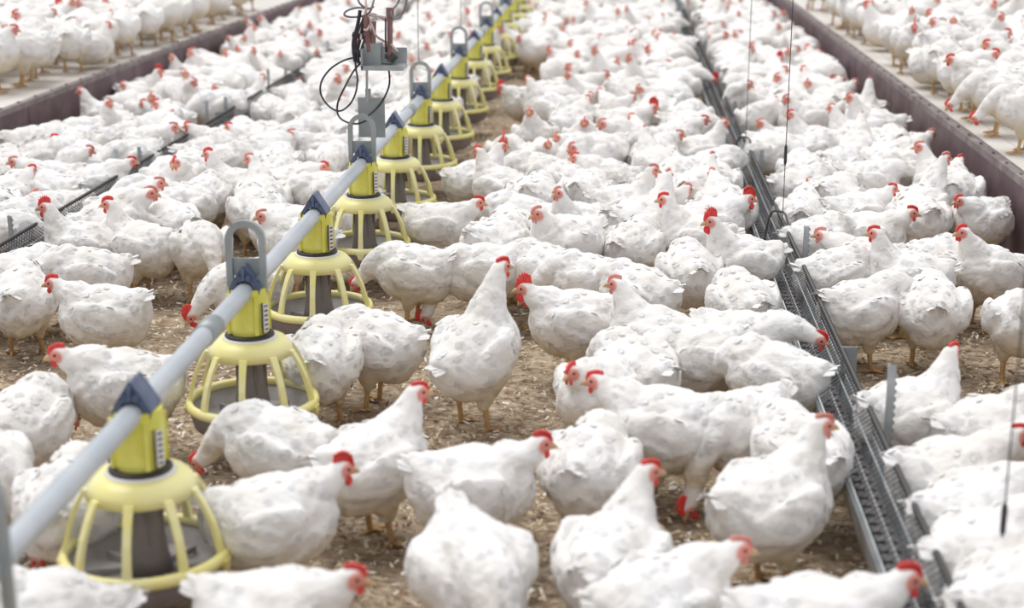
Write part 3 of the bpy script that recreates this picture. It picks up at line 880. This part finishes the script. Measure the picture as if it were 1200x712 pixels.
hen(855, 545, 225, 'down', 0, 0, cs=1.55, label='white cockerel pecking, broad red comb and wattles seen head on below another')
hen(280, 605, 15, 'mid', 10, .1, cs=1.2, label='white chicken with red face just right of the blurred first feeder')
hen(0, 612, 325, 'down', 0, 0, cs=.75, label='white chicken under the pipe at the left edge, red wattled head near the litter')
hen(-25, 590, 10, 'up', label='white chicken at the left edge, mostly out of frame, pink head showing')
hen(100, 600, 95, 'down', label='white chicken seen through the bars of the first feeder')
hen(330, 528, 165, 'low', label='white chicken behind the second feeder pan, its rump to the right')
hen(30, 500, 80, 'low', label='white chicken at the left edge seen from behind, above the pipe')
hen(128, 435, 205, 'mid', 0, .25, cs=.62, s=1.05, label='tall white chicken facing left behind the first feeder clip, red comb')
hen(112, 365, 182, 'mid', 0, .05, cs=.62, label='white chicken side on facing left with red comb, level with third feeder')
hen(25, 352, 100, 'down', label='white chicken seen from behind at the left edge, beside one facing left')
hen(375, 425, 95, 'down', label='white chicken with head down, seen between second and third feeder')
hen(442, 405, 165, 'low', label='crouching white chicken with dusky underside right of the third feeder')
hen(548, 398, 52, 'tall', -10, .55, cs=.55, s=1.06, label='tall upright white chicken standing in clear litter, head raised, centre')
hen(682, 378, 184, 'mid', 0, .1, cs=1.55, s=1.03, label='white cockerel facing left with big red comb and round wattle, centre')
hen(562, 335, 192, 'down', 0, 0, cs=.75, label='white chicken pecking to the left behind the tall upright one')
hen(487, 320, 165, 'low', 0, .05, label='white chicken rump and side, head reaching under the fourth feeder')
hen(515, 256, 358, 'mid', 0, .0, cs=.55, label='white chicken side on facing right beside the fifth feeder')
hen(712, 448, 245, 'mid', -5, .2, cs=.55, label='white chicken facing the viewer with thin red comb and orange beak')
hen(775, 385, 165, 'up', 0, .2, cs=.6, red=False, label='white chicken facing left with pale pink comb above the one facing the viewer')
hen(815, 420, 190, 'low', 0, .0, label='white chicken lying low right of the one facing the viewer')
hen(870, 360, 110, 'low', label='white chicken with rump to the trough, right of centre')
hen(885, 398, 340, 'fwd', 0, 0, cs=.62, label='white chicken poking its small red face against the trough')
hen(915, 445, 155, 'low', label='white chicken seen from behind beside the trough, under the red face')
hen(958, 530, 115, 'down', label='white chicken seen from the rear beside the trough, yellow feet showing')
# right of the trough
hen(1075, 465, 25, 'up', 20, .1, label='white chicken right of the trough with a streak of red head on its back')
hen(1120, 505, 15, 'fwd', label='white chicken back right of the trough, beyond the nearest notched post')
hen(1120, 550, 12, 'mid', 0, .1, label='white chicken facing right whose red comb touches the right edge')
hen(1140, 610, 20, 'mid', label='white chicken right of the trough, lower right, rump to the trough')
hen(1150, 660, 25, 'fwd', label='white chicken below the black turnbuckle in the lower right corner')
hen(1170, 715, 30, 'mid', label='white chicken cut by the lower right corner')
hen(1198, 378, 265, 'fwd', label='white chicken cut by the right edge, standing on bare litter')
hen(1092, 365, 85, 'down', label='white chicken seen from behind with head down at the bare litter, right side')
hen(1008, 365, 25, 'fwd', 0, .1, label='white chicken with rump to the trough and pale feet on bare litter')
hen(985, 322, 20, 'low', label='white chicken right of the trough beside the second notched post')
hen(1000, 290, 172, 'mid', 0, .1, cs=.55, label='white chicken facing left with pink face beside the second notched post')
hen(1045, 300, 170, 'up', 0, .1, cs=.55, label='white chicken facing left, open beak, above the one beside the post')
hen(1075, 318, 15, 'low', label='white chicken in the middle of the small group, right of the trough')
hen(1132, 312, 205, 'up', 0, .3, cs=.55, label='upright white chicken with dark red face in front of the purple board')
hen(1138, 262, 225, 'mid', -15, .1, label='round white chicken facing the viewer below the purple board')
hen(1088, 240, 40, 'tall', -10, .3, cs=.6, red=False, label='tall slim white chicken with stretched neck against the purple board')
hen(1030, 212, 355, 'fwd', 0, 0, cs=1.55, label='white cockerel with deep red comb beside the tall slim chicken')
hen(1045, 268, 350, 'mid', 0, .1, cs=.62, label='white chicken with small red face left of the tall slim one')
hen(940, 222, 15, 'low'); hen(985, 255, 20, 'mid', 0, .1); hen(940, 285, 25, 'low'); hen(915, 255, 80, 'mid')
# the middle of the aisle
hen(652, 285, 235, 'up', 0, .15, label='white chicken with raised neck and pink face turned to the viewer, level with fourth feeder')
hen(612, 258, 165, 'low'); hen(640, 320, 160, 'low'); hen(585, 222, 150, 'up', 0, .2); hen(630, 205, 185, 'low')
hen(722, 252, 10, 'up', 0, .1, cs=.6, red=False, label='white chicken with thin raised neck facing right, level with fifth feeder')
hen(742, 292, 65, 'down', label='white chicken rear view with brown stained legs, right of centre')
hen(808, 275, 178, 'up', 0, .2, cs=.6, label='white chicken with bare speckled pink neck facing left')
hen(830, 320, 100, 'low'); hen(832, 256, 8, 'mid', 0, .15, cs=1.55, s=1.05, label='white cockerel facing right, vivid red comb against the trough')
hen(878, 312, 205, 'up', 0, .2, cs=1.55, s=1.05, label='white cockerel facing left with vivid red comb, below another cockerel')
hen(838, 200, 20, 'down'); hen(700, 214, 175, 'mid'); hen(722, 156, 0, 'mid', 0, .15, cs=1.9, s=1.06, label='white cockerel facing right with round red comb, alone above the middle')
hen(600, 190, 265, 'mid', 0, .1, cs=1.55, label='white cockerel with red comb facing the viewer, level with sixth feeder')
hen(655, 185, 250, 'mid', 0, .1, cs=.6); hen(632, 180, 280, 'mid', 0, .1, red=False); hen(675, 215, 150, 'low')
hen(790, 165, 10, 'mid'); hen(820, 165, 15, 'up', 0, .1, red=False); hen(770, 225, 30, 'low')
hen(590, 130, 200, 'mid', 0, .1, cs=1.4); hen(560, 215, 20, 'up')
hen(740, 345, 150, 'low'); hen(700, 335, 175, 'low'); hen(760, 435, 130, 'low')
# between the far trough and the feeders
hen(78, 298, 190, 'up', 0, .1, cs=1.2, label='white chicken with red comb and raised neck, far left, in front of the grey trough')
hen(150, 292, 165, 'up', 15, .15, cs=.75, label='white chicken with raised neck facing left, its red face over the grey trough')
hen(65, 325, 200, 'low'); hen(232, 292, 300, 'low', label='large white chicken with tail up, facing the viewer, left of the third clip')
hen(258, 345, 222, 'low', 0, 0, cs=1.55, label='white cockerel behind the pipe, only a slanting bright red comb clear')
hen(185, 235, 200, 'low'); hen(236, 235, 80, 'low'); hen(278, 228, 175, 'up', 0, .15, cs=.75)
hen(325, 208, 90, 'down', label='white chicken with brown stained rear, left of the fifth feeder')
hen(362, 262, 205, 'low', 0, .0, cs=1.4, label='white chicken bending left behind the pipe with red comb')
hen(352, 222, 340, 'mid'); hen(300, 250, 120, 'low'); hen(20, 325, 30, 'low'); hen(200, 265, 140, 'mid')
hen(300, 175, 170, 'mid'); hen(345, 165, 20, 'low'); hen(380, 180, 200, 'mid', 0, .1, red=False)
hen(260, 195, 30, 'low'); hen(400, 235, 160, 'low')
# beyond the far trough
hen(22, 262, 20, 'low'); hen(35, 212, 200, 'mid', 0, .1, red=False); hen(80, 225, 160, 'low'); hen(125, 222, 20, 'mid')
hen(75, 170, 140, 'low'); hen(120, 140, 185, 'up', 0, .1, red=False); hen(162, 112, 10, 'up', 0, .1, cs=1.55, label='white cockerel with red comb against the dark board, upper left')
hen(195, 102, 10, 'mid', 0, .1, red=False); hen(245, 78, 150, 'mid'); hen(288, 72, 185, 'up', 0, .1, red=False)
hen(150, 165, 20, 'low'); hen(200, 145, 170, 'mid'); hen(210, 185, 20, 'low'); hen(236, 165, 175, 'mid', 0, .1)
hen(50, 190, 10, 'low'); hen(100, 190, 170, 'mid'); hen(8, 200, 100, 'low'); hen(5, 235, 60, 'mid')
# standing on the slats, upper left
for px, py, hd, nk in ((22, 72, 185, 'mid'), (62, 42, 170, 'mid'), (83, 48, 100, 'mid'), (117, 38, 80, 'mid'), (146, 32, 95, 'mid'), (172, 22, 100, 'mid'),
                       (207, 12, 80, 'mid'), (236, 8, 10, 'mid'), (264, 0, 190, 'mid'), (290, -8, 30, 'mid'), (38, 14, 200, 'low'), (5, 40, 150, 'mid'), (100, 10, 20, 'mid')):
    hen(px, py, hd, nk, z=LZ, red=False)
# on the slats, upper right
for px, py, hd, nk, cs in ((1050, 45, 265, 'mid', 1.8), (1075, 95, 185, 'mid', .6), (1115, 35, 190, 'mid', .6), (1140, 110, 170, 'low', .6), (1188, 128, 150, 'low', .6),
                           (1150, 62, 20, 'mid', .6), (1100, 70, 60, 'low', .6), (1010, 15, 80, 'low', .6), (975, 5, 170, 'mid', .6), (1185, 75, 200, 'mid', .6), (1128, 85, 320, 'mid', .6)):
    hen(px, py, hd, nk, cs=cs, z=LZ)
hen(1018, 150, 80, 'tall', 0, .4, label='white chicken stretching its neck up in front of the purple board, seen from behind')
hen(1000, 165, 150, 'up', 0, .1, red=False)
hen(965, 115, 40, 'mid', 0, .1, red=False); hen(945, 180, 20, 'low'); hen(1060, 185, 30, 'mid', 0, .1, red=False)

# where the heads of the clearly seen birds are
HEADS = {(325, 705): (412, 683), (735, 645): (760, 560), (805, 705): (850, 640), (890, 600): (965, 497), (955, 712): (1062, 686), (565, 572): (630, 520),
         (440, 540): (487, 460), (800, 508): (730, 445), (855, 545): (797, 590), (280, 605): (332, 560), (0, 612): (37, 635), (-25, 590): (10, 560),
         (128, 435): (74, 420), (112, 365): (66, 333), (548, 398): (590, 318), (682, 378): (614, 338), (562, 335): (500, 366), (515, 256): (560, 240),
         (712, 448): (671, 438), (775, 385): (722, 336), (885, 398): (933, 406), (1075, 465): (1113, 425), (1120, 550): (1190, 512), (1000, 290): (980, 288),
         (1045, 300): (1022, 273), (1132, 312): (1119, 273), (1138, 262): (1130, 235), (1088, 240): (1105, 187), (1030, 212): (1073, 206), (1045, 268): (1060, 252),
         (652, 285): (660, 222), (722, 252): (766, 198), (808, 275): (782, 235), (832, 256): (875, 236), (878, 312): (858, 262), (722, 156): (767, 124),
         (600, 190): (605, 163), (655, 185): (653, 160), (632, 180): (629, 168), (820, 165): (847, 148), (590, 130): (594, 100), (78, 298): (73, 241),
         (150, 292): (122, 239), (258, 345): (235, 368), (278, 228): (246, 180), (362, 262): (327, 241), (35, 212): (24, 190), (120, 140): (97, 107),
         (162, 112): (172, 84), (195, 102): (207, 85), (288, 72): (270, 45), (236, 165): (222, 150), (22, 72): (12, 31), (1050, 45): (1053, 31), (1018, 150): (1018, 95)}


def head_at(neck, hyaw, pitch, sit):
    zc = .155 if sit else .235
    zc += .02 * (pitch > .3); nf, nh, hp = NECK[neck]; nh -= .075 * bool(sit); hy = math.radians(hyaw)
    ya = hy * (.45 if neck in ('up', 'tall', 'tuck', 'mid') else .7); off = max(nf - .09, 0)
    v = Vector((.09 + off * math.cos(ya), off * math.sin(ya), nh))
    if pitch > .3: v += Vector((-.035, 0, .045))
    return v


rnd = random.Random(11)
PALE = {(805, 705), (890, 600), (1000, 290), (652, 285), (120, 140), (655, 185), (22, 72)}
ents = []
for i, (px, py, hd, neck, hy, pitch, sit, cs, s, z, label, red) in enumerate(H):
    zc = z + (.155 if sit else .235) * s * SC
    p = at(px, py, zc)
    if (px, py) in HEADS:
        v = head_at(neck, hy, pitch, sit) * s * SC; q = at(*HEADS[(px, py)], z + v.z); a = math.radians(hd)
        q = Vector((q.x - v.x * math.cos(a) + v.y * math.sin(a), q.y - v.x * math.sin(a) - v.y * math.cos(a), 0))
        p = p * .2 + q * .8
    ents.append(dict(x=p.x, y=p.y, z=z, hd=hd, neck=neck, hy=hy, pitch=pitch, sit=sit, cs=cs, s=s * SC, label=label, red=red and (px, py) not in PALE, man=True))


def proj(x, y, z):
    z = z - CAM_H
    r = x * math.cos(YAW) + y * math.sin(YAW); f = -x * math.sin(YAW) + y * math.cos(YAW)
    c = f * math.cos(PITCH) - z * math.sin(PITCH); u = f * math.sin(PITCH) + z * math.cos(PITCH)
    return 600 + F_PX * r / c, 356 - F_PX * u / c, c


# keep-out discs on the litter: feeders, and the bare patches seen in the photograph (ellipses in metres)
BARE = []
def bare(px, py, rx, ry, z=0): p = at(px, py, z); BARE.append((p.x, p.y, rx, ry))
for a in ((560, 470, .36, .36), (470, 400, .25, .3), (600, 500, .2, .3), (200, 390, .34, .6), (255, 400, .22, .35), (1060, 410, .32, .4), (1150, 370, .3, .6), (545, 205, .14, .55), (555, 165, .13, .6),
          (400, 590, .18, .2), (650, 640, .18, .2), (970, 620, .15, .2), (500, 355, .2, .25), (90, 420, .2, .3), (1100, 205, .12, .25)): bare(*a)
for X, sgn, ys in ((RT, 1, (3.42, 5.12, 6.86, 8.55, 10.05)), (LT, -1, (5.16, 6.34, 6.66, 7.82, 8.21, 9.25, 9.74))):
    for y in ys: BARE.append((X + sgn * .09, y - .17, .15, .21))
for px, py in ((1010, 65), (1170, 170), (960, 20), (70, 115), (170, 62), (260, 30)):
    q = at(px, py, LZ); BARE.append((q.x, q.y, .26, .34))


def blocked(x, y, z):
    if z < .1:
        if -1.8 < x < PX and y < 5.05: return True
        if PX - .05 < x < PX + .50 and 4.9 < y < 11.5: return True      # bare strip on the aisle side of the feeders
        if abs(x - RT) < .14 or abs(x - LT) < .115 or x < LX + .16 or x > RX - .15: return True
        if any((x - PX) ** 2 + (y - fy) ** 2 < .25 ** 2 for fy in FY): return True
    for bx, by, rx, ry in BARE:
        if ((x - bx) / rx) ** 2 + ((y - by) / ry) ** 2 < 1: return True
    return False


for it in range(30):        # hand placed birds first settle so that no two bodies share a place
    for i, a in enumerate(ents):
        for b in ents[i + 1:]:
            if abs(a['z'] - b['z']) > .1: continue
            dx, dy = b['x'] - a['x'], b['y'] - a['y']; d = math.hypot(dx, dy)
            if d < .205:
                k = (.205 - d) / 2 / max(d, 1e-3) * .5; a['x'] -= dx * k; a['y'] -= dy * k; b['x'] += dx * k; b['y'] += dy * k
    for a in ents:
        if a['z'] < .1:
            for X, w in ((RT, .145), (LT, .135)):
                d = a['x'] - X
                if abs(d) < w: a['x'] += (math.copysign(w, d) - d) * .5
            a['x'] = min(max(a['x'], LX + .15), RX - .14)
            for fy in FY:
                dx, dy = a['x'] - PX, a['y'] - fy; d = math.hypot(dx, dy)
                if d < .25: a['x'] += dx / d * (.25 - d) * .5; a['y'] += dy / d * (.25 - d) * .5
        else:
            if a['x'] > 0: a['x'] = max(a['x'], RX + .16)
            else: a['x'] = min(a['x'], LX - .16)

cells = {}
def put(e): cells.setdefault((int(e['x'] // .3), int(e['y'] // .3)), []).append(e)
def free(x, y, z, r):
    cx, cy = int(x // .3), int(y // .3)
    for i in (-1, 0, 1):
        for j in (-1, 0, 1):
            for e in cells.get((cx + i, cy + j), ()):
                if abs(e['z'] - z) < .1 and math.hypot(e['x'] - x, e['y'] - y) < r: return False
    return True
for e in ents: put(e)


def fill(x0, x1, y0, y1, z, tries, r, seed):
    q = random.Random(seed)
    for _ in range(tries):
        x = q.uniform(x0, x1); y = q.uniform(y0, y1)
        px, py, c = proj(x, y, z + .2)
        if px < -60 or px > 1260 or py < -75 or py > 740: continue
        if blocked(x, y, z) or not free(x, y, z, r): continue
        nk = q.choices(['mid', 'up', 'low', 'fwd', 'down', 'tuck', 'back'], [.16, .14, .26, .06, .18, .10, .10])[0]
        sit = q.random() < .18 and nk not in ('down',)
        cock = q.random() < .016
        e = dict(x=x, y=y, z=z, hd=q.choice([q.uniform(0, 360), q.gauss(80, 35), q.gauss(265, 35)]), neck=nk, hy=q.choice([0, 0, -30, 30, 60, -60]) if nk in ('mid', 'up') else (45 if nk == 'back' else 0), pitch=q.choice([.12, .3]) if nk not in ('down', 'low') else .05,
                 sit=sit, cs=1.7 if cock else .42, s=q.uniform(1.0, 1.14) * SC, label=None, red=cock or q.random() < .18, man=False)
        ents.append(e); put(e)


fill(LX + .15, RX - .14, 5.2, 23, 0, 60000, .225, 21)
fill(LX + .15, -1.15, 4.35, 5.3, 0, 3000, .23, 22)
fill(RX + .15, RX + 5, 5.5, 23, LZ, 40000, .225, 23)
fill(LX - 6.5, LX - .15, 6.5, 23, LZ, 50000, .225, 24)

for e in ents:
    e['px'], e['py'], e['c'] = proj(e['x'], e['y'], e['z'] + .22)
vis = lambda e: -25 < e['px'] < 1225 and -20 < e['py'] < 760
order = sorted(ents, key=lambda e: (not e['man'], e['c']))
order = [e for e in order if vis(e)]
solo = sorted(order[:300], key=lambda e: e['c']); rest = order[300:]

# ---- labels
def facing(h):
    h %= 360
    return 'facing right' if h < 35 or h > 325 else 'rear view' if h < 145 else 'facing left' if h < 215 else 'facing us'
POST = {'up': 'neck raised', 'tall': 'neck stretched', 'mid': 'neck relaxed', 'low': 'head lowered', 'fwd': 'head forward', 'down': 'head down', 'tuck': 'neck drawn in', 'back': 'preening'}
def zone(e):
    x = e['x']
    if e['z'] > .1: return 'on right slats' if x > 0 else 'on left slats'
    return 'left of far trough' if x < LT else 'left of feeders' if x < PX else 'right of feeders' if x < RT else 'right of near trough'
def level(e):
    k = min(range(len(FY)), key=lambda i: abs(FY[i] - e['y'])); return 'by %s feeder' % ORD[k]
byl = {}
for e in solo:
    if e['label'] is None:
        word = 'cockerel' if e['cs'] > 1.4 else 'chicken'
        byl.setdefault('white %s %s, %s, %s, %s' % (word, facing(e['hd']), POST[e['neck']], zone(e), level(e)), []).append(e)
for k, L in byl.items():
    L.sort(key=lambda e: e['px'])
    NTH = ['leftmost', 'second from left', 'third from left', 'fourth from left', 'fifth from left', 'sixth from left', 'seventh from left']
    for i, e in enumerate(L): e['label'] = k if len(L) == 1 else k + ', ' + NTH[min(i, 6)]

# ---- near birds in full, those further off from a small set of shapes
FAR = {}
for i, e in enumerate(solo):
    if e['c'] < 9.2:
        o = near_hen(e['x'], e['y'], e['z'], e['hd'], e['neck'], e['hy'], e['pitch'], bool(e['sit']), e['cs'], e['red'], e['s'], seed=i, droop=0.0)
    else:
        key = (e['neck'], e['hy'] // 30, bool(e['sit']), e['cs'] > 1.4, e['red'], e['pitch'] > .3)
        if key not in FAR:
            V, F, mi, fa, di = far_geo(e['neck'], math.radians(0) + e['hy'], e['pitch'], bool(e['sit']), len(FAR), .010, e['cs'], e['red'])
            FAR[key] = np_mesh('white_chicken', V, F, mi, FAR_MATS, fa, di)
        o = bpy.data.objects.new('white_chicken', FAR[key]); C.objects.link(o)
        o.location = (e['x'], e['y'], e['z']); o.rotation_euler = (0, 0, math.radians(e['hd'])); o.scale = (e['s'],) * 3
    tag(o, e['label'], 'chicken', 'flock of white chickens')

# ---- the hundreds of blurred birds beyond the three hundred largest
LOW = {}
AV = []; AF = []; AM = []; A1 = []; A2 = []; off = 0
for e in rest:
    key = (e['neck'], e['hy'] // 60, bool(e['sit']), e['cs'] > 1.4, e['red'])
    if key not in LOW: LOW[key] = far_geo(e['neck'], e['hy'], .12, bool(e['sit']), len(LOW), .0165, e['cs'], e['red'])
    V, F, mi, fa, di = LOW[key]; a = math.radians(e['hd']); ca, sa = math.cos(a), math.sin(a)
    R = np.array([[ca, sa, 0], [-sa, ca, 0], [0, 0, 1]])
    AV.append(V @ R * e['s'] + np.array([e['x'], e['y'], e['z']])); AF += [tuple(i + off for i in f) for f in F]; AM += mi; A1.append(fa); A2.append(di); off += len(V)
if rest:
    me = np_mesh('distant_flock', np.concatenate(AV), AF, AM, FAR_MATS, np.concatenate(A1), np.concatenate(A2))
    o = bpy.data.objects.new('distant_flock', me); C.objects.link(o)
    tag(o, 'blurred mass of white chickens crowding the far end of the barn', 'flock', kind='stuff')
print('birds', len(ents), 'solo', len(solo), 'rest', len(rest), 'unique near', len(GEO), 'far', len(FAR), 'last solo', solo[-1]['c'])
